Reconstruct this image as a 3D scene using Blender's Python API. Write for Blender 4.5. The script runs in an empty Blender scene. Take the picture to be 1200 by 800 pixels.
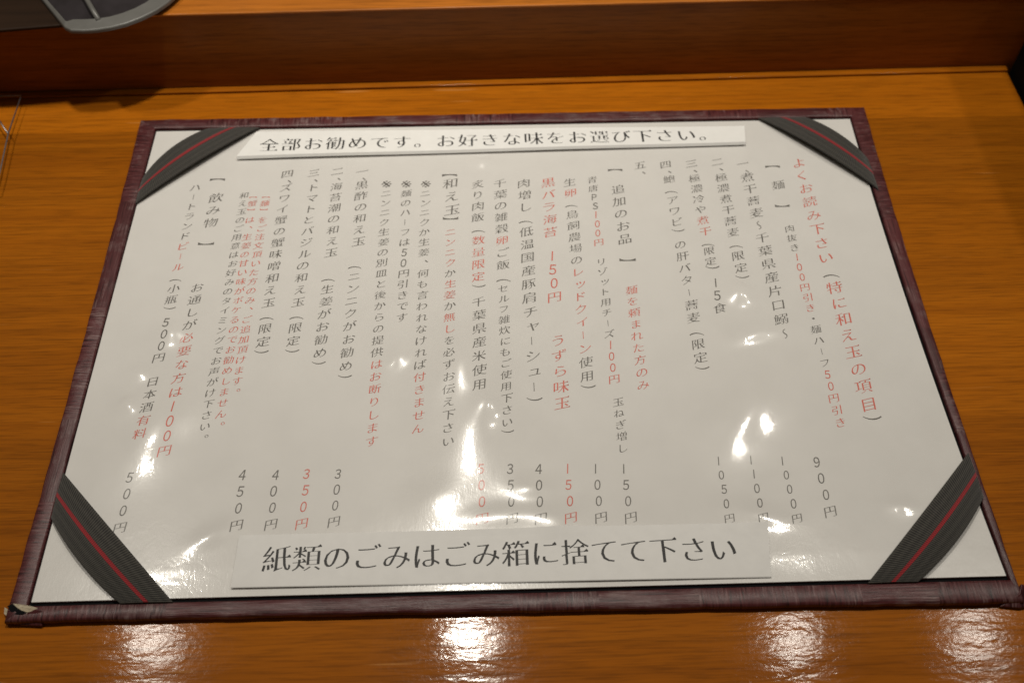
import bpy, bmesh, math, random
from mathutils import Vector, Matrix

# ------------------------------------------------------------------ camera, light, exposure
scene = bpy.context.scene
COL = scene.collection
random.seed(7)
MM = 0.001

cam_data = bpy.data.cameras.new("camera")
cam_data.sensor_width = 36.0
cam_data.lens = 36.0 * 1195.0 / 1200.0
cam_data.clip_start = 0.01
cam_data.clip_end = 50.0
cam = bpy.data.objects.new("camera", cam_data)
COL.objects.link(cam)
RX = Vector((0.99955986, -0.02957002, 0.00238812))
RY = Vector((0.02219549, 0.79882753, 0.60115051))
RZ = Vector((-0.01968373, -0.60083292, 0.79913225))
cm = Matrix((RX, RY, RZ)).transposed().to_4x4()
cm.translation = Vector((-0.00786688, -0.2313705, 0.29691652))
cam.matrix_world = cm
cam_data.dof.use_dof = True
cam_data.dof.focus_distance = 0.345
cam_data.dof.aperture_fstop = 13.0
scene.camera = cam

world = bpy.data.worlds.new("World")
scene.world = world
world.use_nodes = True
bg = world.node_tree.nodes["Background"]
bg.inputs[0].default_value = (1.0, 0.80, 0.58, 1)
bg.inputs[1].default_value = 0.06

# the row of small pendant lamps over the counter
def lamp(x, y, z, power, size=0.031):
    d = bpy.data.lights.new("pendant_lamp", 'AREA')
    d.shape = 'DISK'; d.size = size; d.energy = power; d.color = (1.0, 0.94, 0.83); d.spread = math.radians(100)
    o = bpy.data.objects.new("pendant_lamp", d)
    o.location = (x, y, z)
    COL.objects.link(o)
for lx, ly, pw in ((-0.313, 0.110, 0.34), (-0.034, 0.107, 0.64), (0.252, 0.092, 0.22), (0.412, 0.090, 0.26)):
    lamp(lx, ly, 0.58, pw)

scene.view_settings.view_transform = 'Standard'
scene.view_settings.look = 'None'
scene.view_settings.exposure = 0.0
scene.view_settings.gamma = 1.0
scene.render.engine = 'CYCLES'
scene.cycles.use_denoising = True
scene.cycles.max_bounces = 8
scene.cycles.transparent_max_bounces = 16
scene.cycles.caustics_reflective = False

# ------------------------------------------------------------------ helpers
def tag(o, label=None, cat=None, group=None, kind=None):
    if label: o["label"] = label
    if cat: o["category"] = cat
    if group: o["group"] = group
    if kind: o["kind"] = kind
    return o

def empty(name, loc=(0, 0, 0)):
    o = bpy.data.objects.new(name, None)
    o.location = loc
    o.empty_display_size = 0.01
    COL.objects.link(o)
    return o

def obj(name, verts, faces, mats, parent=None, uvs=None, smooth=False, mat_idx=None):
    """One mesh object; vertices in world metres (parents stay unrotated)."""
    off = Vector((0, 0, 0))
    p = parent
    while p is not None:
        off += p.location; p = p.parent
    me = bpy.data.meshes.new(name)
    me.from_pydata([tuple(Vector(v) - off) for v in verts], [], faces)
    if not isinstance(mats, (list, tuple)): mats = [mats]
    for m in mats: me.materials.append(m)
    if mat_idx is not None: me.polygons.foreach_set("material_index", mat_idx)
    if uvs is not None:
        lay = me.uv_layers.new(name="UVMap")
        for l in me.loops: lay.data[l.index].uv = uvs[l.vertex_index]
    if smooth: me.polygons.foreach_set("use_smooth", [True] * len(me.polygons))
    me.update()
    o = bpy.data.objects.new(name, me)
    o.parent = parent
    COL.objects.link(o)
    return o

def bevel(o, w, seg=3, ang=30):
    m = o.modifiers.new("bevel", 'BEVEL'); m.width = w; m.segments = seg
    m.limit_method = 'ANGLE'; m.angle_limit = math.radians(ang); m.harden_normals = True
    o.data.polygons.foreach_set("use_smooth", [True] * len(o.data.polygons))
    return o

def prism(pts, z0, z1):
    """Outline (counter-clockwise xy points) extruded from z0 to z1; each may be a number or a list."""
    n = len(pts)
    f = lambda z, i: z[i] if isinstance(z, (list, tuple)) else z
    v = [(x, y, f(z0, i)) for i, (x, y) in enumerate(pts)] + [(x, y, f(z1, i)) for i, (x, y) in enumerate(pts)]
    fs = [tuple(range(n - 1, -1, -1)), tuple(range(n, 2 * n))]
    fs += [(i, (i + 1) % n, n + (i + 1) % n, n + i) for i in range(n)]
    return v, fs

def box(x0, x1, y0, y1, z0, z1):
    return prism([(x0, y0), (x1, y0), (x1, y1), (x0, y1)], z0, z1)

def tube(path, r, n=10):
    vs, fs = [], []
    pts = [Vector(p) for p in path]
    for i, p in enumerate(pts):
        t = (pts[min(i + 1, len(pts) - 1)] - pts[max(i - 1, 0)]).normalized()
        a = t.cross(Vector((0.3, 0.2, 1))).normalized(); b = t.cross(a)
        for k in range(n):
            q = 2 * math.pi * k / n
            vs.append(p + (a * math.cos(q) + b * math.sin(q)) * r)
    for i in range(len(pts) - 1):
        for k in range(n):
            fs.append((i * n + k, i * n + (k + 1) % n, (i + 1) * n + (k + 1) % n, (i + 1) * n + k))
    fs.append(tuple(range(n - 1, -1, -1))); fs.append(tuple((len(pts) - 1) * n + k for k in range(n)))
    return vs, fs

class NT:
    """Small wrapper for node materials."""
    def __init__(self, name):
        self.m = bpy.data.materials.new(name); self.m.use_nodes = True
        self.t = self.m.node_tree; self.t.nodes.clear()
        self.out = self.t.nodes.new("ShaderNodeOutputMaterial")
    def n(self, typ, **kw):
        nd = self.t.nodes.new("ShaderNode" + typ)
        for k, v in kw.items(): setattr(nd, k, v)
        return nd
    def put(self, sock, v):
        if isinstance(v, bpy.types.NodeSocket): self.t.links.new(v, sock)
        elif v is not None:
            if isinstance(v, (tuple, list)) and len(v) == 3 and sock.type == 'RGBA': v = (*v, 1)
            sock.default_value = v
    def coords(self, kind="Object", scale=(1, 1, 1), rot=(0, 0, 0), loc=(0, 0, 0)):
        tc = self.n("TexCoord"); mp = self.n("Mapping")
        self.put(mp.inputs[0], tc.outputs[kind]); mp.inputs[1].default_value = loc
        mp.inputs[2].default_value = rot; mp.inputs[3].default_value = scale
        return mp.outputs[0]
    def noise(self, vec, scale=1, detail=3, rough=0.55, dist=0):
        nd = self.n("TexNoise"); self.put(nd.inputs["Vector"], vec)
        nd.inputs["Scale"].default_value = scale; nd.inputs["Detail"].default_value = detail
        nd.inputs["Roughness"].default_value = rough; nd.inputs["Distortion"].default_value = dist
        return nd.outputs[0]
    def ramp(self, fac, stops):
        nd = self.n("ValToRGB"); self.put(nd.inputs[0], fac)
        e = nd.color_ramp.elements
        while len(e) < len(stops): e.new(0.5)
        for el, (p, c) in zip(e, stops):
            el.position = p
            el.color = (c, c, c, 1) if not isinstance(c, (tuple, list)) else (*c, 1)
        return nd.outputs[0]
    def math(self, op, a, b=0.0, clamp=False):
        nd = self.n("Math", operation=op, use_clamp=clamp); self.put(nd.inputs[0], a); self.put(nd.inputs[1], b)
        return nd.outputs[0]
    def mix(self, fac, a, b, mode='MIX'):
        nd = self.n("MixRGB", blend_type=mode)
        self.put(nd.inputs[0], fac); self.put(nd.inputs[1], a); self.put(nd.inputs[2], b)
        return nd.outputs[0]
    def bump(self, h, strength, dist, normal=None):
        nd = self.n("Bump"); nd.inputs["Strength"].default_value = strength
        nd.inputs["Distance"].default_value = dist; self.put(nd.inputs["Height"], h)
        if normal is not None: self.put(nd.inputs["Normal"], normal)
        return nd.outputs[0]
    def principled(self, **kw):
        nd = self.n("BsdfPrincipled")
        for k, v in kw.items(): self.put(nd.inputs[k.replace("_", " ")], v)
        self.t.links.new(nd.outputs[0], self.out.inputs[0])
        return self.m

def wood(name, dark, mid, light, coat=1.0, coat_rough=0.06, axis_scale=(1, 1, 1), sparkle=1.0, lit_lanes=False):
    t = NT(name)
    sx, sy, sz = axis_scale
    big = t.noise(t.coords(scale=(1.5 * sx, 95 * sy, 95 * sz)), 1, 6, 0.66, 0.08)
    fine = t.noise(t.coords(scale=(6 * sx, 520 * sy, 520 * sz)), 1, 4, 0.65)
    pore = t.noise(t.coords(scale=(70 * sx, 1500 * sy, 1500 * sz)), 1, 3, 0.6)
    blot = t.noise(t.coords(), 9, 3, 0.5)
    c = t.ramp(big, [(0.25, dark), (0.50, mid), (0.80, light)])
    f = t.ramp(fine, [(0.34, 0.55), (0.50, 0.98), (0.75, 1.12)])
    c = t.mix(0.45, c, f, 'MULTIPLY')
    p = t.ramp(pore, [(0.34, 0.50), (0.52, 1.0), (0.70, 1.10)])
    c = t.mix(0.55, c, p, 'MULTIPLY')
    b = t.ramp(blot, [(0.3, 0.82), (0.7, 1.1)])
    c = t.mix(0.8, c, b, 'MULTIPLY')
    if lit_lanes:                            # tone bands; the pale one by the ledge paints in stronger lamplight
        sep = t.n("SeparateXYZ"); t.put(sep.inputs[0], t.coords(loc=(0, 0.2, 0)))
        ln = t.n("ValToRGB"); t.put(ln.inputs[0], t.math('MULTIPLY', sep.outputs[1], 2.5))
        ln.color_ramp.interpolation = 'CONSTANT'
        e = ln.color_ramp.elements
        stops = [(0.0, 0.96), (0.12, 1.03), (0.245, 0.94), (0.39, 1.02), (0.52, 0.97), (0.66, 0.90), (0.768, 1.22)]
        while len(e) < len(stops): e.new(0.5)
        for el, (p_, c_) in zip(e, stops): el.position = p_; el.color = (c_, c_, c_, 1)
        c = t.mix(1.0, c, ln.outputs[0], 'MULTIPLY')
        dents = t.noise(t.coords(scale=(0.6, 1, 1)), 75, 4, 0.7)
        for r_, th in ((1.1, 0.735), (-0.5, 0.745)):      # old scratches in the lacquer
            sc_ = t.noise(t.coords(scale=(18, 330, 1), rot=(0, 0, r_)), 1, 2, 0.5)
            c = t.mix(t.ramp(sc_, [(th - 0.02, 0.0), (th + 0.03, 0.5)]), c, (0.55, 0.24, 0.06))
        c = t.mix(t.ramp(dents, [(0.66, 0.0), (0.74, 0.5)]), c, dark)
    grit = t.noise(t.coords(scale=(0.7, 1, 1)), 900, 3, 0.6)
    swell = t.noise(t.coords(scale=(0.42, 1.4, 1)), 150, 2, 0.5, 0.5)
    cn = t.bump(grit, 0.08 * sparkle, 0.00022)
    mid_ = t.noise(t.coords(scale=(0.55, 1.3, 1)), 430, 2, 0.55)
    cn = t.bump(mid_, 0.07 * sparkle, 0.0004, cn)
    cn = t.bump(swell, 0.15 * sparkle, 0.0006, cn)
    bn = t.bump(fine, 0.25, 0.0003)
    smear = t.ramp(t.noise(t.coords(), 25, 3), [(0.35, coat_rough * 0.8), (0.7, coat_rough * 1.5)])
    return t.principled(Base_Color=c, Roughness=0.6, Specular_IOR_Level=0.06, Normal=bn,
                        Coat_Weight=coat, Coat_Roughness=smear, Coat_Normal=cn, Coat_IOR=1.45)

M = {}
M["counter"] = wood("lacquered_counter_wood", (0.265, 0.073, 0.002), (0.335, 0.097, 0.0025), (0.385, 0.118, 0.004), lit_lanes=True, coat=0.17, coat_rough=0.08)
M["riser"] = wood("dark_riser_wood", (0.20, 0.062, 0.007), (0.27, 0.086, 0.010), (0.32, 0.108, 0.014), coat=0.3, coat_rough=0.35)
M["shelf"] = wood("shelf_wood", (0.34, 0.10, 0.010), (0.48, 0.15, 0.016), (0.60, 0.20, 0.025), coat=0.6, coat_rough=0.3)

t = NT("black_partition_paint")
M["black"] = t.principled(Base_Color=(0.004, 0.0035, 0.003), Roughness=0.7, Specular_IOR_Level=0.08, Normal=t.bump(t.noise(t.coords(), 300, 3), 0.3, 0.0003))

t = NT("black_lining")
M["lining"] = t.principled(Base_Color=(0.004, 0.004, 0.005), Roughness=0.8, Specular_IOR_Level=0.1, Normal=t.bump(t.noise(t.coords(), 1500, 2), 0.4, 0.0002))

def leatherette():
    t = NT("burgundy_leatherette")
    tc = t.n("TexCoord"); uv = tc.outputs["UV"]
    def streak(su, sv, sc=1.0, det=4):
        mp = t.n("Mapping"); t.put(mp.inputs[0], uv); mp.inputs[3].default_value = (su, sv, 1)
        return t.noise(mp.outputs[0], sc, det, 0.65)
    across = streak(1500, 110)          # short fibres running across the border
    along = streak(60, 1700)            # long fibres running along it
    sep = t.n("SeparateXYZ"); t.put(sep.inputs[0], uv)
    vor = t.n("TexVoronoi", voronoi_dimensions='1D'); t.put(vor.inputs["W"], sep.outputs[0])
    vor.inputs["Scale"].default_value = 38.0; vor.inputs["Randomness"].default_value = 1.0
    sc = t.n("SeparateColor"); t.put(sc.inputs[0], vor.outputs["Color"])
    pick = t.math('GREATER_THAN', sc.outputs[0], 0.45)
    s = t.mix(pick, along, across)
    base = t.ramp(s, [(0.34, (0.016, 0.003, 0.004)), (0.46, (0.072, 0.014, 0.016)), (0.60, (0.098, 0.026, 0.027)), (0.74, (0.21, 0.12, 0.12))])
    tone = t.ramp(sc.outputs[1], [(0.0, 0.80), (1.0, 1.15)])
    base = t.mix(1.0, base, tone, 'MULTIPLY')
    worn = t.noise(t.coords(), 120, 4, 0.65)
    w = t.ramp(worn, [(0.50, 0.0), (0.68, 0.45)])
    w2 = t.math('MULTIPLY', w, t.ramp(s, [(0.42, 0.0), (0.60, 1.0)]))
    base = t.mix(w2, base, (0.30, 0.25, 0.24))
    edge = t.ramp(sep.outputs[1], [(0.0, 0.0), (0.003, 0.0)])
    n = t.bump(s, 0.55, 0.00025)
    return t.principled(Base_Color=base, Roughness=0.42, Specular_IOR_Level=0.5, Normal=n)
M["leather"] = leatherette()

t = NT("torn_cardboard")
fib = t.noise(t.coords(scale=(1, 2, 3)), 700, 4, 0.7)
M["card"] = t.principled(Base_Color=t.ramp(fib, [(0.3, (0.30, 0.24, 0.16)), (0.7, (0.62, 0.54, 0.40))]), Roughness=0.9, Normal=t.bump(fib, 0.8, 0.0004))

def webbing(name, c0, c1, period):
    t = NT(name)
    tc = t.n("TexCoord"); sep = t.n("SeparateXYZ"); t.put(sep.inputs[0], tc.outputs["UV"])
    jit = t.noise(t.coords(), 1400, 2)
    u = t.math('ADD', sep.outputs[0], t.math('MULTIPLY', jit, period * 0.35))
    w = t.math('SINE', t.math('MULTIPLY', u, 2 * math.pi / period))
    w = t.math('ADD', t.math('MULTIPLY', w, 0.5), 0.5)
    v = t.math('SINE', t.math('MULTIPLY', sep.outputs[1], 2 * math.pi / (period * 1.6)))
    w2 = t.math('ADD', w, t.math('MULTIPLY', v, 0.18))
    c = t.mix(t.ramp(w2, [(0.15, 0.0), (0.85, 1.0)]), c0, c1)
    return t.principled(Base_Color=c, Roughness=0.8, Normal=t.bump(w2, 0.7, 0.0003), Sheen_Weight=0.15)
M["strap"] = webbing("charcoal_elastic_webbing", (0.010, 0.009, 0.008), (0.064, 0.059, 0.050), 0.00095)
M["stripe"] = webbing("red_woven_stripe", (0.20, 0.006, 0.010), (0.36, 0.015, 0.022), 0.0009)

t = NT("white_menu_paper")
pf = t.noise(t.coords(), 60, 4, 0.6)
M["paper"] = t.principled(Base_Color=t.ramp(pf, [(0.3, (0.735, 0.725, 0.715)), (0.7, (0.775, 0.765, 0.755))]), Roughness=0.75)
t = NT("matte_notice_paper")
pf = t.noise(t.coords(), 220, 4, 0.6)
M["strip"] = t.principled(Base_Color=t.ramp(pf, [(0.3, (0.70, 0.69, 0.675)), (0.7, (0.74, 0.73, 0.715))]), Roughness=0.6, Normal=t.bump(pf, 0.1, 0.0002))

t = NT("bright_notice_paper")
pf = t.noise(t.coords(), 220, 4, 0.6)
M["strip_bright"] = t.principled(Base_Color=t.ramp(pf, [(0.3, (0.79, 0.785, 0.77)), (0.7, (0.83, 0.825, 0.81))]), Roughness=0.6, Normal=t.bump(pf, 0.1, 0.0002))

def ink(name, a, b):
    t = NT(name)
    f = t.noise(t.coords(), 420, 2)
    return t.principled(Base_Color=t.ramp(f, [(0.35, a), (0.65, b)]), Roughness=0.6)
M["ink"] = ink("black_ink", (0.010, 0.009, 0.009), (0.022, 0.020, 0.019))
M["faded"] = ink("grey_printed_ink", (0.075, 0.07, 0.064), (0.14, 0.132, 0.12))
M["red"] = ink("red_printed_ink", (0.66, 0.10, 0.065), (0.72, 0.16, 0.11))

def film():
    t = NT("glossy_plastic_film")
    co = t.coords()
    warp = t.noise(co, 35, 2)
    scr = t.noise(t.coords(scale=(1, 0.25, 1), rot=(0, 0, 0.15)), 900, 2, 0.5, 1.5)
    fine = t.noise(co, 260, 3, 0.55, 0.8)
    n = t.bump(warp, 0.09, 0.0022)
    n = t.bump(fine, 0.06, 0.00045, n)
    n = t.bump(scr, 0.06, 0.00022, n)
    g = t.n("BsdfGlossy"); g.inputs["Color"].default_value = (1, 1, 1, 1); g.inputs["Roughness"].default_value = 0.08
    t.put(g.inputs["Normal"], n)
    tr = t.n("BsdfTransparent"); tr.inputs[0].default_value = (0.97, 0.965, 0.955, 1)
    df = t.n("BsdfDiffuse"); df.inputs[0].default_value = (0.75, 0.72, 0.68, 1)
    lw = t.n("LayerWeight"); lw.inputs[0].default_value = 0.5
    fr = t.math('ADD', t.math('MULTIPLY', t.math('POWER', lw.outputs["Facing"], 5.0), 0.9), 0.045)
    m1 = t.n("MixShader"); m1.inputs[0].default_value = 0.06
    t.put(m1.inputs[1], tr.outputs[0]); t.put(m1.inputs[2], df.outputs[0])
    m2 = t.n("MixShader"); t.put(m2.inputs[0], fr)
    g2 = t.n("BsdfGlossy"); g2.inputs["Color"].default_value = (1, 1, 1, 1); g2.inputs["Roughness"].default_value = 0.27
    t.put(g2.inputs["Normal"], n)
    mg = t.n("MixShader"); mg.inputs[0].default_value = 0.45
    t.put(mg.inputs[1], g.outputs[0]); t.put(mg.inputs[2], g2.outputs[0])
    t.put(m2.inputs[1], m1.outputs[0]); t.put(m2.inputs[2], mg.outputs[0])
    t.t.links.new(m2.outputs[0], t.out.inputs[0])
    return t.m
M["film"] = film()

t = NT("grey_plastic")
M["plastic"] = t.principled(Base_Color=t.ramp(t.noise(t.coords(), 90, 3), [(0.3, (0.11, 0.108, 0.10)), (0.7, (0.14, 0.137, 0.13))]), Roughness=0.38, Normal=t.bump(t.noise(t.coords(), 1200, 2), 0.15, 0.0002))
t = NT("dark_plastic_bowl")
M["darkplastic"] = t.principled(Base_Color=t.ramp(t.noise(t.coords(), 70, 3), [(0.3, (0.018, 0.015, 0.017)), (0.7, (0.035, 0.030, 0.034))]), Roughness=0.35)
t = NT("dark_tray_lacquer")
M["tray"] = t.principled(Base_Color=t.ramp(t.noise(t.coords(scale=(1, 12, 1)), 20, 3), [(0.3, (0.014, 0.006, 0.002)), (0.7, (0.026, 0.012, 0.005))]), Roughness=0.6, Specular_IOR_Level=0.2)
t = NT("dull_steel_wire")
M["wire"] = t.principled(Base_Color=t.ramp(t.noise(t.coords(), 400, 3), [(0.3, (0.30, 0.27, 0.26)), (0.7, (0.5, 0.46, 0.44))]), Metallic=0.9, Roughness=0.4)

ZC = 0.0012                             # height of the counter surface
# ------------------------------------------------------------------ setting: counter, raised ledge, partition
ANG = math.radians(0.882)
def wall_y(x):                          # foot of the riser
    return 0.13731 + x * math.tan(ANG)

v, f = prism([(-0.75, -0.55), (0.2300, -0.55), (0.2290, wall_y(0.2290) - 0.0002), (-0.75, wall_y(-0.75) - 0.0002)], -0.035, ZC)
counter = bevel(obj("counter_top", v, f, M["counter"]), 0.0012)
tag(counter, "glossy orange brown wooden counter under the menu folder", "counter", kind="structure")

ledge = tag(empty("raised_ledge", (0, 0.14, 0)), "raised wooden ledge with dark front running behind the menu", "ledge", kind="structure")
XR = 0.60
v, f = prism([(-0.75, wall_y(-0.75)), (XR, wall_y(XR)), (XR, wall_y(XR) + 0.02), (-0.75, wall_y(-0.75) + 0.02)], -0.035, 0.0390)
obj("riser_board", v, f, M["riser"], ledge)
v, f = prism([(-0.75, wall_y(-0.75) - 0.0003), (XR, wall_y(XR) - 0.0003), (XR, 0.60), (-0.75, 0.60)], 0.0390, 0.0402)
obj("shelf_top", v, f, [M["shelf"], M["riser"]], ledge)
bevel(ledge.children[-1], 0.0005)
# thin bead along the foot of the riser
v, f = prism([(-0.75, wall_y(-0.75) - 0.0036), (0.2285, wall_y(0.2285) - 0.0036), (0.2285, wall_y(0.2285) - 0.0003), (-0.75, wall_y(-0.75) - 0.0003)], ZC + 0.0002, ZC + 0.0014)
bead = bevel(obj("foot_bead", v, f, M["counter"], ledge), 0.0007)

v, f = prism([(0.2320, -0.50), (0.2500, -0.50), (0.2500, wall_y(0.25) - 0.001), (0.2308, wall_y(0.231) - 0.001)], -0.035, 0.085)
part = bevel(obj("partition_board", v, f, M["black"]), 0.001)
tag(part, "black partition board standing along the counter end", "partition")

# ------------------------------------------------------------------ menu folder
IL, IR, IT, IB = -0.1492, 0.1492, 0.1062, -0.1064   # opening of the border
folder = tag(empty("menu_folder", (0, 0, 0)), "burgundy leatherette menu folder with striped elastic corner straps", "menu folder")
OUT = [(-0.1550, -0.1112), (0.1512, -0.1137), (0.1566, 0.1123), (-0.1566, 0.1122)]     # outer corners
v, f = prism([(-0.1530, -0.1095), (0.1495, -0.1115), (0.1500, 0.1105), (-0.1540, 0.1105)], ZC + 0.0003, 0.0026)
obj("backing_board", v, f, M["lining"], folder)

def border():
    # rounded cross-section swept round the opening: s = 0 at inner edge, 1 at outer edge
    prof = [(0.0, 0.0026), (0.0, 0.0036), (0.04, 0.0040), (0.12, 0.0042), (0.5, 0.0043), (0.84, 0.0042), (0.95, 0.0039), (1.0, 0.0032), (1.0, 0.0020), (0.985, ZC + 0.0003)]
    inn = [(IL, IB), (IR, IB), (IR, IT), (IL, IT)]
    out = OUT
    bows = [(0.0, 0.0004), (-0.0014, -0.0017), (0, 0), (0.0002, 0.0008)]      # the sides bow in a little, inner and outer edge
    vs, fs, uv = [], [], []
    u0 = 0.0
    for k in range(4):
        a, b = k, (k + 1) % 4
        L = (Vector(out[b]) - Vector(out[a])).length
        nseg = int(L / 0.003)
        first = len(vs)
        for i in range(nseg + 1):
            q = i / nseg
            wob = 0.00005 * math.sin(i * 1.7 + k) + 0.00008 * math.sin(i * 0.61 + 2 * k) + random.uniform(-0.00006, 0.00006)
            for j, (s, z) in enumerate(prof):
                ax = inn[a][0] * (1 - s) + out[a][0] * s; ay = inn[a][1] * (1 - s) + out[a][1] * s
                bx = inn[b][0] * (1 - s) + out[b][0] * s; by = inn[b][1] * (1 - s) + out[b][1] * s
                x, y = ax + (bx - ax) * q, ay + (by - ay) * q
                if 0 < i < nseg:
                    nx, ny = (by - ay) / max(L, 1e-6), -(bx - ax) / max(L, 1e-6)
                    x += nx * wob * s; y += ny * wob * s
                bw = (bows[k][0] * (1 - s) + bows[k][1] * s) * 4 * q * (1 - q)
                if k % 2: x += bw
                else: y += bw
                z2 = z + (0.00008 * math.sin(i * 0.9 + j) if 1 < j < 7 else 0)
                vs.append((x, y, z2)); uv.append((u0 + (ax + (bx - ax) * q if k % 2 == 0 else ay + (by - ay) * q) * (1 if k < 2 else -1), s * 0.0075))
        m = len(prof)
        for i in range(nseg):
            for j in range(m - 1):
                p = first + i * m + j
                fs.append((p, p + 1, p + m + 1, p + m))
        u0 += 0.7137
    return vs, fs, uv
vs, fs, uv = border()
obj("border", vs, fs, M["leather"], folder, uvs=uv, smooth=True)

# torn corner: bare board showing where the covering has split
v, f = prism([(-0.1537, -0.1056), (-0.1519, -0.1071), (-0.1503, -0.1080), (-0.1484, -0.1087), (-0.1470, -0.1082), (-0.1457, -0.1072), (-0.1480, -0.1066), (-0.1513, -0.1060)],
             0.0030, [0.0045, 0.0044, 0.0047, 0.0046, 0.0044, 0.0043, 0.0047, 0.0049])
torn = bevel(obj("torn_corner", v, f, M["card"], folder), 0.0002, 2)
torn["label"] = "torn corner showing cream cardboard"
v, f = prism([(-0.1566, -0.1060), (-0.1562, -0.1080), (-0.1545, -0.1094), (-0.1527, -0.1103), (-0.1506, -0.1106), (-0.1490, -0.1098), (-0.1484, -0.1088), (-0.1500, -0.1089), (-0.1519, -0.1089), (-0.1534, -0.1080), (-0.1552, -0.1068)],
             ZC + 0.0003, [0.0026, 0.0026, 0.0028, 0.0030, 0.0034, 0.0040, 0.0043, 0.0040, 0.0034, 0.0030, 0.0030])
obj("board_edge", v, f, M["card"], torn)
v, f = prism([(-0.1550, -0.1064), (-0.1535, -0.1082), (-0.1519, -0.1091), (-0.1498, -0.1092), (-0.1484, -0.1085), (-0.1505, -0.1074), (-0.1535, -0.1056)], 0.0026, [0.0044, 0.0043, 0.0043, 0.0044, 0.0045, 0.0045, 0.0044])
obj("torn_hole", v, f, M["lining"], torn)
v, f = prism([(-0.1510, -0.1116), (-0.1440, -0.1122), (-0.1440, -0.1080), (-0.1462, -0.1076), (-0.1482, -0.1088), (-0.1500, -0.1102)], ZC + 0.0004, [0.0024, 0.0024, 0.0046, 0.0049, 0.0048, 0.0038])
flap = bevel(obj("torn_flap", v, f, M["leather"], folder, uvs=[(x * 0.9, abs(y)) for x, y, z in v]), 0.0005, 2)
# lifted flap at the other near corner
v, f = prism([(0.1440, -0.1142), (0.1500, -0.1150), (0.1560, -0.1140), (0.1582, -0.1118), (0.1560, -0.1102), (0.1518, -0.1080), (0.1500, -0.1112)], ZC + 0.0004, [0.0024, 0.0026, 0.0024, 0.0030, 0.0044, 0.0046, 0.0047])
flap = bevel(obj("lifted_flap", v, f, M["leather"], folder, uvs=[(x, abs(y)) for x, y, z in v]), 0.0006, 2)
flap["label"] = "covering lifted and frayed at the corner"

# elastic straps: end a and end b are pairs (edge away from the corner, edge near the corner)
def strap(far_a, far_b, near_a, near_b, bow_far, bow_near, lift):
    N, Kc = 40, 8
    def curve(a, b, bow):
        a, b = Vector(a), Vector(b); d = (b - a)
        nrm = Vector((-d.y, d.x)).normalized()
        if nrm.dot(a) < 0: nrm = -nrm           # towards the corner
        return lambda q: a + d * q + nrm * bow * 4 * q * (1 - q)
    cf, cn = curve(far_a, far_b, bow_far), curve(near_a, near_b, bow_near)
    L = (Vector(far_b) - Vector(far_a)).length
    Wd = 0.0085
    def pt(q, s, dz):
        p = cf(q) * (1 - s) + cn(q) * s
        arch = math.sin(math.pi * min(1, max(0, q))) ** 0.6
        crown = 0.00025 * (1 - (2 * s - 1) ** 2)
        z = 0.0041 + lift * arch * (1 - 0.35 * s) + crown + dz
        return (p.x, p.y, z)
    def ribbon(s0, s1, top, bot):
        vs, fs, uv = [], [], []
        for i in range(N + 1):
            q = i / N
            for k in range(Kc + 1):
                s = s0 + (s1 - s0) * k / Kc
                vs.append(pt(q, s, top)); uv.append((q * L, s * Wd))
        base = len(vs)
        for i in range(N + 1):
            q = i / N
            for k in range(Kc + 1):
                s = s0 + (s1 - s0) * k / Kc
                vs.append(pt(q, s, bot)); uv.append((q * L, s * Wd))
        m = Kc + 1
        for i in range(N):
            for k in range(Kc):
                p = i * m + k
                fs.append((p, p + 1, p + m + 1, p + m)); b = base + p
                fs.append((b, b + m, b + m + 1, b + 1))
            for k in (0, Kc):
                p = i * m + k; b = base + p
                fs.append((p, p + m, b + m, b))
        for i in (0, N):
            for k in range(Kc):
                p = i * m + k; b = base + p
                fs.append((p, p + 1, b + 1, b))
        return vs, fs, uv
    vs, fs, uv = ribbon(0, 1, 0.0007, 0.0)
    st = obj("elastic_strap", vs, fs, M["strap"], folder, uvs=uv, smooth=False)
    vs, fs, uv = ribbon(0.455, 0.545, 0.00082, 0.0006)
    obj("red_stripe", vs, fs, M["stripe"], st, uvs=uv)
strap((-0.1487, 0.0612), (-0.1045, 0.1050), (-0.1487, 0.0745), (-0.1262, 0.1050), 0.0003, 0.0028, 0.0020)
strap((0.1087, 0.1052), (0.1497, 0.0610), (0.1285, 0.1052), (0.1497, 0.0785), 0.0002, 0.0016, 0.0024)
strap((-0.1488, -0.0610), (-0.1055, -0.1066), (-0.1488, -0.0775), (-0.1213, -0.1066), 0.0001, 0.0016, 0.0010)
strap((0.1050, -0.1066), (0.1493, -0.0620), (0.1205, -0.1066), (0.1493, -0.0785), 0.0002, 0.0016, 0.0010)

# ------------------------------------------------------------------ menu sheet: paper, loose plastic film, printed text
SW, SH = 0.1485, 0.1050
ZP = 0.0035
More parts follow.
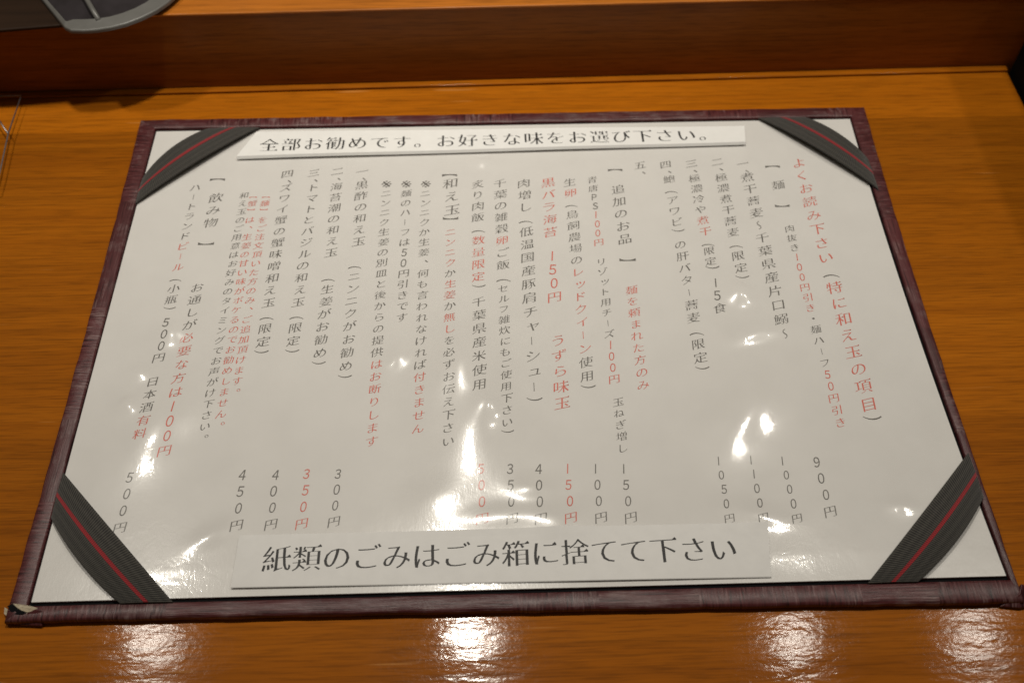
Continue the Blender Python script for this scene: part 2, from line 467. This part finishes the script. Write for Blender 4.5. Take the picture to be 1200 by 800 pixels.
# bulges and dents of the loose film: centre x, y, half lengths, turn (deg), height, all in mm
WRINKLES = [
    (-120.0, -41.7, 13.0, 9.0, 60, 2.90),
    (-122.5, -4.1, 4.0, 4.0, 0, 2.04),
    (-131.2, -21.8, 4.0, 3.0, 0, 1.47),
    (-132.6, -35.8, 3.0, 3.0, 0, 1.89),
    (-96.7, -84.5, 5.0, 2.5, 30, 0.58),
    (-18.4, -20.9, 12.0, 9.0, 80, 5.73),
    (-16.6, -48.1, 14.0, 11.0, 100, 2.60),
    (-26.9, -73.7, 7.0, 5.0, 20, 0.69),
    (11.8, -84.1, 6.0, 4.0, 0, 0.96),
    (-1.5, -80.4, 14.0, 3.0, 4, 0.62),
    (-9.3, -39.5, 6.0, 4.0, 60, 2.20),
    (3.7, -71.2, 5.0, 3.0, 0, 0.97),
    (-40.7, -17.9, 4.0, 3.0, 60, 1.64),
    (81.4, -40.1, 16.0, 8.0, 45, 3.07),
    (84.6, 7.9, 4.0, 4.0, 0, 2.56),
    (87.4, -10.4, 10.0, 3.5, 15, 1.94),
    (76.0, -82.4, 7.0, 2.5, -15, 0.47),
    (123.0, -80.6, 3.0, 2.0, 0, 0.42),
    (-10.2, 81.0, 3.0, 2.5, 0, 1.58),
]
COLUMNS = [
    [["<よくお読み下さい>（<特に和え玉の項目>）", 121.0, 78.5, 121.3, -48.7]],
    [["【", 109.7, 78.8, 109.7, 78.8], ["麺", 110.1, 65.8, 110.1, 65.8], ["】", 109.6, 51.8, 109.6, 51.8], ["肉抜き<１００円引き>・麺ハーフ<５０円引き>", 110.0, 41.6, 110.0, -48.3]],
    [["一、", 97.6, 78.6, 98.0, 75.1], ["煮干蕎麦～千葉県産片口鰯～", 98.3, 70.6, 98.4, -10.0]],
    [["二、", 87.1, 79.9, 87.6, 75.9], ["極濃煮干蕎麦（限定）", 87.5, 70.8, 87.5, 15.8]],
    [["三、", 76.3, 79.2, 76.9, 75.1], ["極濃冷や<煮干>（", 76.6, 70.6, 76.7, 35.2], ["限定", 76.7, 30.8, 76.6, 25.5], ["）１５食", 76.9, 20.8, 76.4, 2.5]],
    [["四、", 65.7, 79.0, 66.6, 74.9], ["鮑（アワビ）の肝バター蕎麦（限定）", 66.0, 70.4, 66.3, -25.8]],
    [["五、", 55.0, 78.8, 56.7, 74.7]],
    [["【", 44.4, 78.5, 44.4, 78.5], ["追加のお品", 44.5, 65.1, 44.7, 37.9], ["】", 44.7, 24.7, 44.7, 24.7], ["<麺を頼まれた方のみ>", 44.8, 12.0, 44.6, -31.0]],
    [["青唐ＰＳ<１００円>", 34.6, 70.8, 34.6, 36.4], ["リゾット用チーズ<１００円>", 34.7, 26.3, 34.7, -28.2], ["玉ねぎ増し", 35.1, -37.9, 35.1, -56.3]],
    [["生<卵>（鳥飼農場の<レッドクイーン>使用）", 25.1, 69.6, 25.4, -32.7]],
    [["<黒バラ海苔>", 16.4, 69.8, 16.0, 42.3], ["<１５０円>", 16.0, 29.8, 15.9, 9.5], ["<うずら味玉>", 16.0, -10.8, 15.9, -37.7]],
    [["肉増し（低温国産豚肩チャーシュー）", 6.6, 69.6, 6.5, -37.5]],
    [["千葉の雑穀<卵>ご飯（", -3.1, 69.8, -3.0, 19.6], ["セルフ雑炊にもご使用下さい）", -3.1, 14.1, -3.2, -49.9]],
    [["炙り肉飯（<数量限定>）千葉県産米使用", -12.2, 69.6, -12.5, -29.1]],
    [["【", -23.7, 77.4, -23.7, 77.4], ["和え玉", -23.3, 70.4, -22.5, 55.4], ["】", -23.1, 48.4, -23.1, 48.4], ["<ニンニク>か<生姜>か<無し>を必ずお伝え下さい", -23.1, 43.4, -23.3, -52.0]],
    [["※ニンニクか生姜、何も言われなければ<付きません>", -33.3, 70.2, -33.5, -46.7]],
    [["※麺のハーフは５０円引きです", -41.3, 70.4, -40.6, 1.3]],
    [["※ニンニク生姜の別皿と後からの提供<はお断りします>", -49.3, 70.6, -48.8, -51.3]],
    [["一、", -59.8, 78.3, -58.2, 74.3], ["黒酢の和え玉", -59.4, 70.4, -58.9, 39.4], ["（ニンニクがお勧め）", -59.4, 27.5, -59.6, -25.9]],
    [["二、", -70.0, 78.6, -68.4, 76.1], ["海苔潮の和え玉", -69.7, 69.7, -69.0, 33.9], ["（生姜がお勧め）", -69.0, 21.4, -69.4, -19.8]],
    [["三、", -79.4, 77.9, -78.0, 73.8], ["トマトとバジルの和え玉（限定）", -79.0, 69.4, -79.3, -14.3]],
    [["四、", -90.2, 77.7, -88.4, 74.1], ["ズワイ蟹の蟹味噌和え玉（限定）", -90.1, 69.7, -90.2, -14.4]],
    [["<【麺】をご注文頂いた方のみ、ご追加頂けます。>", -97.5, 65.6, -97.2, -29.9]],
    [["<【蟹】は、生姜の甘い味がボケるのでお勧めしません。>", -102.7, 65.7, -100.8, -43.5]],
    [["和え玉のご用意はお好みのタイミングでお声がけ下さい。", -106.4, 65.8, -105.6, -48.4]],
    [["【", -118.4, 77.4, -118.4, 77.4], ["飲み物", -117.6, 64.7, -117.6, 51.0], ["】", -117.9, 37.5, -117.9, 37.5], ["お通しが<必要な方は１００円>", -117.8, 17.7, -117.8, -53.0]],
    [["ハートランド<ビール>（小瓶）５００円", -126.7, 70.7, -126.4, -14.5], ["日本酒<有料>", -126.6, -24.8, -127.0, -46.1]],
]
PRICES = [
    ["９００円", 98.7, -63.4, 99.2, -81.6],
    ["１０００円", 87.4, -62.7, 88.1, -83.7],
    ["１１００円", 77.0, -62.1, 77.3, -83.1],
    ["１０５０円", 66.2, -62.1, 66.6, -83.1],
    ["１５０円", 34.6, -64.2, 35.1, -81.9],
    ["１００円", 25.3, -63.9, 25.6, -81.6],
    ["<１５０円>", 16.1, -63.6, 16.0, -81.4],
    ["４００円", 6.5, -63.4, 6.5, -81.4],
    ["３５０円", -2.7, -63.1, -2.7, -81.1],
    ["<５００円>", -12.3, -62.8, -12.2, -80.9],
    ["３００円", -59.3, -63.4, -59.4, -80.7],
    ["<３５０円>", -69.4, -63.1, -69.4, -81.1],
    ["４００円", -79.7, -63.2, -79.3, -81.1],
    ["４５０円", -90.6, -62.9, -90.1, -81.1],
    ["５００円", -127.2, -62.8, -126.7, -80.9],
]
WR = [(a * MM, b * MM, c * MM, d * MM, math.cos(math.radians(e)), math.sin(math.radians(e)), h * MM) for a, b, c, d, e, h in WRINKLES]
def film_z(x, y):
    u, w = x / SW, y / SH
    h = 0.0012 * max(0.0, 1 - u ** 4) * max(0.0, 1 - w * w)
    for cx, cy, s1, s2, c, s, A in WR:
        dx, dy = x - cx, y - cy
        if abs(dx) > 0.05 or abs(dy) > 0.05: continue
        p = ((dx * c + dy * s) / s1) ** 2 + ((-dx * s + dy * c) / s2) ** 2
        if p < 18: h += A * math.exp(-0.5 * p)
    e = min(1.0, max(0.0, (1 - abs(u)) * 14)) * min(1.0, max(0.0, (1 - abs(w)) * 12))
    return ZP + 0.00035 + h * e

menu = tag(empty("menu_sheet", (0, 0, ZP)), "white menu sheet with vertical black and red Japanese writing under glossy film", "menu")
def edge_x(x, y):                       # the sheet's right side curves in slightly with the folder
    return x - (0.0020 * (1 - (y / SH) ** 2) * (x / SW) ** 5 if x > 0 else 0)
rim = [(-SW, SH), (-SW, -SH)] + [(edge_x(SW, -SH + 2 * SH * i / 40), -SH + 2 * SH * i / 40) for i in range(41)]
v, f = prism(rim, 0.0028, ZP)
obj("paper", v, f, M["paper"], menu)
NX, NY = 330, 234
vs = []
for j in range(NY + 1):
    y = -SH + 2 * SH * j / NY
    for i in range(NX + 1):
        x = -SW + 2 * SW * i / NX
        vs.append((edge_x(x, y), y, film_z(x, y)))
fs = [(j * (NX + 1) + i, j * (NX + 1) + i + 1, (j + 1) * (NX + 1) + i + 1, (j + 1) * (NX + 1) + i) for j in range(NY) for i in range(NX)]
obj("plastic_film", vs, fs, M["film"], menu, smooth=True)

# --- brush-like lettering: outlines of the characters, thinned along one pen angle
HEAD = "全部お勧めです。お好きな味をお選び下さい。"
FOOT = "紙類のごみはごみ箱に捨てて下さい"
chars = set(HEAD + FOOT)
for segs in COLUMNS:
    for s in segs: chars |= set(s[0])
for s in PRICES: chars |= set(s[0])
chars -= set("<>")
raw = {}
tmp = {}
for ch in sorted(chars):
    c = bpy.data.curves.new("glyph", 'FONT'); c.body = ch; c.resolution_u = 3
    o = bpy.data.objects.new("glyph", c); COL.objects.link(o); tmp[ch] = o
bpy.context.view_layer.update()
dg = bpy.context.evaluated_depsgraph_get()
for ch, o in tmp.items():
    me = bpy.data.meshes.new_from_object(o.evaluated_get(dg))
    raw[ch] = ([(p.co.x - 0.5, p.co.y - 0.38) for p in me.vertices], [tuple(p.vertices) for p in me.polygons])
    bpy.data.meshes.remove(me)
for o in tmp.values():
    c = o.data; bpy.data.objects.remove(o); bpy.data.curves.remove(c)

def serifs(ch, w, h):
    """The small wedge that ends each level stroke of printed or brushed Japanese type."""
    vs, fs = raw[ch]
    edges = {}
    for f in fs:
        for a, b in zip(f, f[1:] + f[:1]): edges[(a, b)] = 1
    area = sum(vs[a][0] * vs[b][1] - vs[b][0] * vs[a][1] for f in fs for a, b in zip(f, f[1:] + f[:1]))
    out = [(a, b) if area > 0 else (b, a) for (a, b) in edges if (b, a) not in edges]
    nxt = {a: b for a, b in out}; prv = {b: a for a, b in out}
    V, F = [], []
    for a, b in out:
        (ax, ay), (bx, by) = vs[a], vs[b]
        if abs(bx - ax) > 0.012 or not 0.035 < by - ay < 0.11: continue
        c, p = nxt.get(b), prv.get(a)
        if c is None or p is None: continue
        if vs[b][0] - vs[c][0] < 0.12 or abs(vs[c][1] - by) > 0.03: continue
        if ax - vs[p][0] < 0.08 or abs(vs[p][1] - ay) > 0.03: continue
        k = len(V)
        top = by - 0.02
        V += [(bx - w, top), (bx - w * 0.30, top + h), (bx + 0.012, top + h * 0.10), (bx, ay + 0.016)]
        F += [(k + 3, k + 2, k + 1, k)]
    return V, F

def thin(ch, all_round, pen, d=(-0.34, 0.94)):
    """Move each outline point inward: all_round everywhere, pen extra for edges facing along d."""
    vs, fs = raw[ch]
    cnt = {}
    for f in fs:
        for a, b in zip(f, f[1:] + f[:1]):
            cnt[(a, b)] = cnt.get((a, b), 0) + 1
    # orientation from total area
    area = sum(vs[a][0] * vs[b][1] - vs[b][0] * vs[a][1] for f in fs for a, b in zip(f, f[1:] + f[:1]))
    sg = 1 if area > 0 else -1
    nrm = {}
    for (a, b) in cnt:
        if (b, a) in cnt: continue
        ex, ey = vs[b][0] - vs[a][0], vs[b][1] - vs[a][1]
        l = math.hypot(ex, ey)
        if l < 1e-9: continue
        n = (ey / l * sg, -ex / l * sg)
        nrm.setdefault(a, []).append(n); nrm.setdefault(b, []).append(n)
    out = []
    for i, (x, y) in enumerate(vs):
        dx = dy = 0.0
        ns = nrm.get(i, [])
        if ns:
            if len(ns) == 2:
                k = 1 + ns[0][0] * ns[1][0] + ns[0][1] * ns[1][1]
                k = max(k, 0.5)
                mx, my = (ns[0][0] + ns[1][0]) / k, (ns[0][1] + ns[1][1]) / k
                w = [all_round + pen * (n[0] * d[0] + n[1] * d[1]) ** 2 for n in ns]
                r = 0.5 * (w[0] + w[1])
                if abs(ns[0][0] * ns[1][0] + ns[0][1] * ns[1][1]) < 0.5:
                    # sharp corner: each edge keeps its own amount
                    dx, dy = -(ns[0][0] * w[0] + ns[1][0] * w[1]), -(ns[0][1] * w[0] + ns[1][1] * w[1])
                else:
                    dx, dy = -mx * r, -my * r
            else:
                dx = -sum(n[0] for n in ns) / len(ns) * all_round; dy = -sum(n[1] for n in ns) / len(ns) * all_round
        out.append((x + dx, y + dy))
    return out, fs

ROT = set("ー～（）【】")
SMALL = set("ッャュョァィゥェォっゃゅょ")
cache = {}
def glyph(ch, style):
    """Points of one character in a unit cell centred on 0, for vertical or horizontal setting."""
    key = (ch, style)
    if key in cache: return cache[key]
    if style == "brush":
        if ch in "０１２３４５６７８９ＰＳ": vs, fs = (([(-0.05, -0.37), (0.05, -0.37), (0.05, 0.37), (-0.05, 0.37)], [(0, 1, 2, 3)]) if ch == "１" else thin(ch, -0.008, 0.008))
        elif ch == "【" or ch == "】": vs, fs = thin(ch, 0.0, 0.0)
        else: vs, fs = thin(ch, -0.008, 0.031)
        if ch not in ROT and ch not in "０１２３４５６７８９ＰＳ※":
            sv, sf = serifs(ch, 0.10, 0.055)
            b = len(vs); vs = list(vs) + sv; fs = list(fs) + [tuple(b + i for i in q) for q in sf]
        if ch in ROT:
            vs = [(y, -x) for x, y in vs]
            if ch == "ー": vs = [(x * 0.8 - 0.01, y * 0.72) for x, y in vs]
            if ch == "～": vs = [(-x, y * 0.8) for x, y in vs]
            if ch in "（）": vs = [(x * 1.0, y * 0.85) for x, y in vs]
            if ch in "【】":
                vs = [(x * 0.8, y * 0.55 + (-0.12 if ch == "【" else 0.12)) for x, y in vs]
        elif ch in "、。":
            vs = [(x + 0.55, y + 0.45) for x, y in vs]
        elif ch in "０１２３４５６７８９ＰＳ":
            vs = [(x * 0.78 + y * 0.09, y * 1.05) for x, y in vs]
        elif ch == "・":
            pass
        elif ch == "※":
            x0_, x1_ = min(p[0] for p in vs), max(p[0] for p in vs)
            y0_, y1_ = min(p[1] for p in vs), max(p[1] for p in vs)
            k_ = 0.84 / max(x1_ - x0_, y1_ - y0_)
            vs = [((x - (x0_ + x1_) / 2) * k_, (y - (y0_ + y1_) / 2) * k_) for x, y in vs]
        else:
            dx, dy = (0.10, 0.06) if ch in SMALL else (0, 0)
            # strokes rise to the right and lean a little, as written with a brush
            vs = [(x * 0.94 + y * 0.05 + dx, y * 0.88 + x * 0.16 + 0.02 * math.sin(3.1 * x) + dy) for x, y in vs]
    else:
        vs, fs = thin(ch, -0.010, 0.038 if style == "print" else 0.034, (-0.12, 0.99))
        sv, sf = serifs(ch, 0.13, 0.075)
        b = len(vs); vs = list(vs) + sv; fs = list(fs) + [tuple(b + i for i in q) for q in sf]
        vs = [(x, y + (0.05 * x if style == "pen" else 0)) for x, y in vs]
    cache[key] = (vs, fs)
    return cache[key]

def lay(entries, style, zf):
    """entries: (char, x, y, size, material index) -> one mesh."""
    V, F, I = [], [], []
    for ch, x, y, size, mi in entries:
        if ch == "　": continue
        vs, fs = glyph(ch, style)
        b = len(V)
        for px, py in vs:
            wx, wy = x + px * size, y + py * size
            V.append((wx, wy, zf(wx, wy)))
        F += [tuple(b + i for i in f) for f in fs]
        I += [mi] * len(fs)
    return V, F, I

def runs(text):
    red, out = 0, []
    for ch in text:
        if ch == "<": red = 1
        elif ch == ">": red = 0
        else: out.append((ch, 0 if (ch in "（）" and not red) else red))
    return out

ZT = ZP + 0.00007
def seg_entries(seg, scale=0.93):
    text, x0, y0, x1, y1 = seg
    rs = runs(text); n = len(rs)
    pitch = abs(y0 - y1) / (n - 1) if n > 1 else 6.3
    size = min(7.3, max(3.9, pitch * scale))
    if n == 2 and rs[1][0] == "、": size = 5.6
    if n == 1: size = 8.2 if rs[0][0] in "【】" else 6.3
    es = []
    for i, (ch, red) in enumerate(rs):
        q = i / (n - 1) if n > 1 else 0
        j = random.uniform(-0.12, 0.12)
        sz = size * random.uniform(0.96, 1.03)
        if n == 2 and ch == "、":
            es.append((ch, (x0 - 0.2) * MM, (y0 - size * 0.95) * MM, sz * MM, red)); continue
        es.append((ch, (x0 + (x1 - x0) * q + j) * MM, (y0 + (y1 - y0) * q) * MM, sz * MM, red))
    return es
for segs in COLUMNS:
    es = []
    for s in segs: es += seg_entries(tuple(s))
    V, F, I = lay(es, "brush", lambda x, y: ZT)
    obj("text_column", V, F, [M["faded"], M["red"]], menu, mat_idx=I)
for s in PRICES:
    V, F, I = lay(seg_entries(tuple(s), 0.80), "brush", lambda x, y: ZT)
    obj("price", V, F, [M["faded"], M["red"]], menu, mat_idx=I)

# ------------------------------------------------------------------ paper notice strips lying on the film
def notice(name, quad, lift, thick, label, text, tx0, tx1, ty0, ty1, size, style, inkmat, cat):
    (ax, ay), (bx, by), (cx, cy), (dx, dy) = [(p[0] * MM, p[1] * MM) for p in quad]   # near-left, near-right, far-right, far-left
    def zs(x, y):
        w = min(1.0, max(0.0, (y - 0.5 * (ay + by)) / (0.5 * (cy + dy) - 0.5 * (ay + by))))
        return film_z(x, y) * 0.35 + 0.65 * max(film_z(x, y), ZP + 0.0006) + 0.00012 + lift * (1 - 0.55 * w) + 0.00015 * math.sin(x * 60)
    A, B = 120, 8
    vs = []
    for dz in (thick, 0.0):
        for j in range(B + 1):
            w = j / B
            for i in range(A + 1):
                u = i / A
                x = (ax + (bx - ax) * u) * (1 - w) + (dx + (cx - dx) * u) * w
                y = (ay + (by - ay) * u) * (1 - w) + (dy + (cy - dy) * u) * w
                vs.append((x, y - ((0.0007 if thick > 0.0005 else 0.0003) if j == 0 and dz == 0 else 0), zs(x, y) + dz))
    m = A + 1; nb = m * (B + 1)
    fs = []
    for j in range(B):
        for i in range(A):
            p = j * m + i
            fs.append((p, p + 1, p + m + 1, p + m)); fs.append((nb + p, nb + p + m, nb + p + m + 1, nb + p + 1))
    for i in range(A):
        fs.append((i, nb + i, nb + i + 1, i + 1)); p = B * m + i
        fs.append((p, p + 1, nb + p + 1, nb + p))
    for j in range(B):
        p = j * m; fs.append((p, p + m, nb + p + m, nb + p)); p = j * m + A
        fs.append((p, nb + p, nb + p + m, p + m))
    o = obj(name, vs, fs, M["strip_bright" if style == "print" else "strip"])
    tag(o, label, cat)
    n = len(text)
    es = [(ch, (tx0 + (tx1 - tx0) * i / (n - 1)) * MM, (ty0 + (ty1 - ty0) * i / (n - 1)) * MM, size * MM, 0) for i, ch in enumerate(text)]
    V, F, I = lay(es, style, lambda x, y: zs(x, y) + thick + 0.00007)
    obj("lettering", V, F, inkmat, o)
    return o
notice("paper_strip", [(-111.8, 86.7), (100.4, 89.8), (101.7, 99.9), (-105.5, 101.7)], 0.0003, 0.0010,
       "paper strip curling off the menu's far edge, opening 全部お勧めです", HEAD, -99.1, 85.3, 93.0, 94.8, 8.6, "print", M["ink"], "notice")
notice("paper_strip", [(-88.8, -102.2), (76.2, -103.3), (78.2, -85.2), (-88.4, -85.2)], 0.00002, 0.00011,
       "paper strip stuck along the menu's near edge, larger writing about 紙類のごみ", FOOT, -75.8, 62.7, -93.4, -93.9, 9.3, "pen", M["ink"], "notice")

# ------------------------------------------------------------------ things on and beside the ledge
v, f = prism([(-0.330, 0.1215), (-0.205, 0.1238), (-0.160, 0.1288), (-0.160, 0.230), (-0.330, 0.230)], 0.0404, 0.0420)
tr = bevel(obj("serving_tray", v, f, M["tray"]), 0.0006)
tag(tr, "dark flat tray overhanging the ledge beneath the grey dish", "tray")

def dish():
    root = tag(empty("plastic_dish", (-0.165, 0.15, 0.0424)), "grey plastic dish with dark divided hollow standing on the ledge", "dish")
    # outline of the rim, near side curved, far side square
    out = [(-0.1745, 0.1200), (-0.1690, 0.1197), (-0.1640, 0.1202), (-0.1585, 0.1216), (-0.1530, 0.1240), (-0.1475, 0.1278), (-0.1425, 0.1325), (-0.1385, 0.1380), (-0.1355, 0.1440), (-0.1340, 0.1520), (-0.1350, 0.1900), (-0.2150, 0.1900), (-0.2110, 0.1700), (-0.1930, 0.1440), (-0.1775, 0.1222)]
    inn = [(-0.1742, 0.1262), (-0.1690, 0.1261), (-0.1648, 0.1264), (-0.1600, 0.1276), (-0.1555, 0.1298), (-0.1510, 0.1330), (-0.1472, 0.1370), (-0.1442, 0.1415), (-0.1420, 0.1465), (-0.1408, 0.1530), (-0.1415, 0.1840), (-0.2080, 0.1840), (-0.2060, 0.1690), (-0.1920, 0.1448), (-0.1770, 0.1248)]
    n = len(out)
    z_out, z_in, z_low = 0.0440, 0.0452, 0.0424
    vs = [(x, y, z_low) for x, y in out] + [(x, y, z_out) for x, y in out] + [(x, y, z_in) for x, y in inn] + [(x, y, 0.0432) for x, y in inn]
    fs = []
    for k in range(3):
        for i in range(n):
            j = (i + 1) % n
            fs.append((k * n + i, k * n + j, (k + 1) * n + j, (k + 1) * n + i))
    rim = bevel(obj("rim", vs, fs, M["plastic"], root), 0.0007, 3, 25)
    vs = [(x, y, 0.0432) for x, y in inn] + [(x * 0.96 - 0.04 * 0.166, y * 0.96 + 0.04 * 0.155, 0.0426) for x, y in inn]
    fs = [(i, (i + 1) % n, n + (i + 1) % n, n + i) for i in range(n)] + [tuple(range(n, 2 * n))]
    obj("hollow", vs, fs, M["darkplastic"], root)
    v, f = tube([(-0.1640, 0.1252, 0.0448), (-0.1690, 0.1340, 0.0452), (-0.1745, 0.1440, 0.0456), (-0.1850, 0.1640, 0.0456)], 0.0011)
    obj("divider", v, f, M["plastic"], root, smooth=True)
dish()

def wire_stand():
    root = tag(empty("wire_stand", (-0.24, 0.088, 0.0)), "thin bent steel wire stand on the counter beside the menu", "stand")
    z, r = 0.006, 0.00035
    v, f = tube([(-0.300, 0.1262, z), (-0.2102, 0.1271, z), (-0.2094, 0.1029, z), (-0.2068, 0.0802, z - 0.0002), (-0.2060, 0.0700, z)], r)
    obj("top_wire", v, f, M["wire"], root, smooth=True)
    v, f = tube([(-0.2096, 0.1027, z - 0.0002), (-0.2148, 0.1100, z), (-0.2270, 0.1266, z - 0.0003)], r)
    obj("cross_wire", v, f, M["wire"], root, smooth=True)
    for x, y, dx in ((-0.298, 0.1262, 0.0), (-0.2270, 0.1270, 0.0), (-0.2060, 0.0700, -0.012)):
        v, f = tube([(x, y, z), (x + dx, y, ZC + 0.0004)], r)
        obj("leg", v, f, M["wire"], root, smooth=True)
wire_stand()
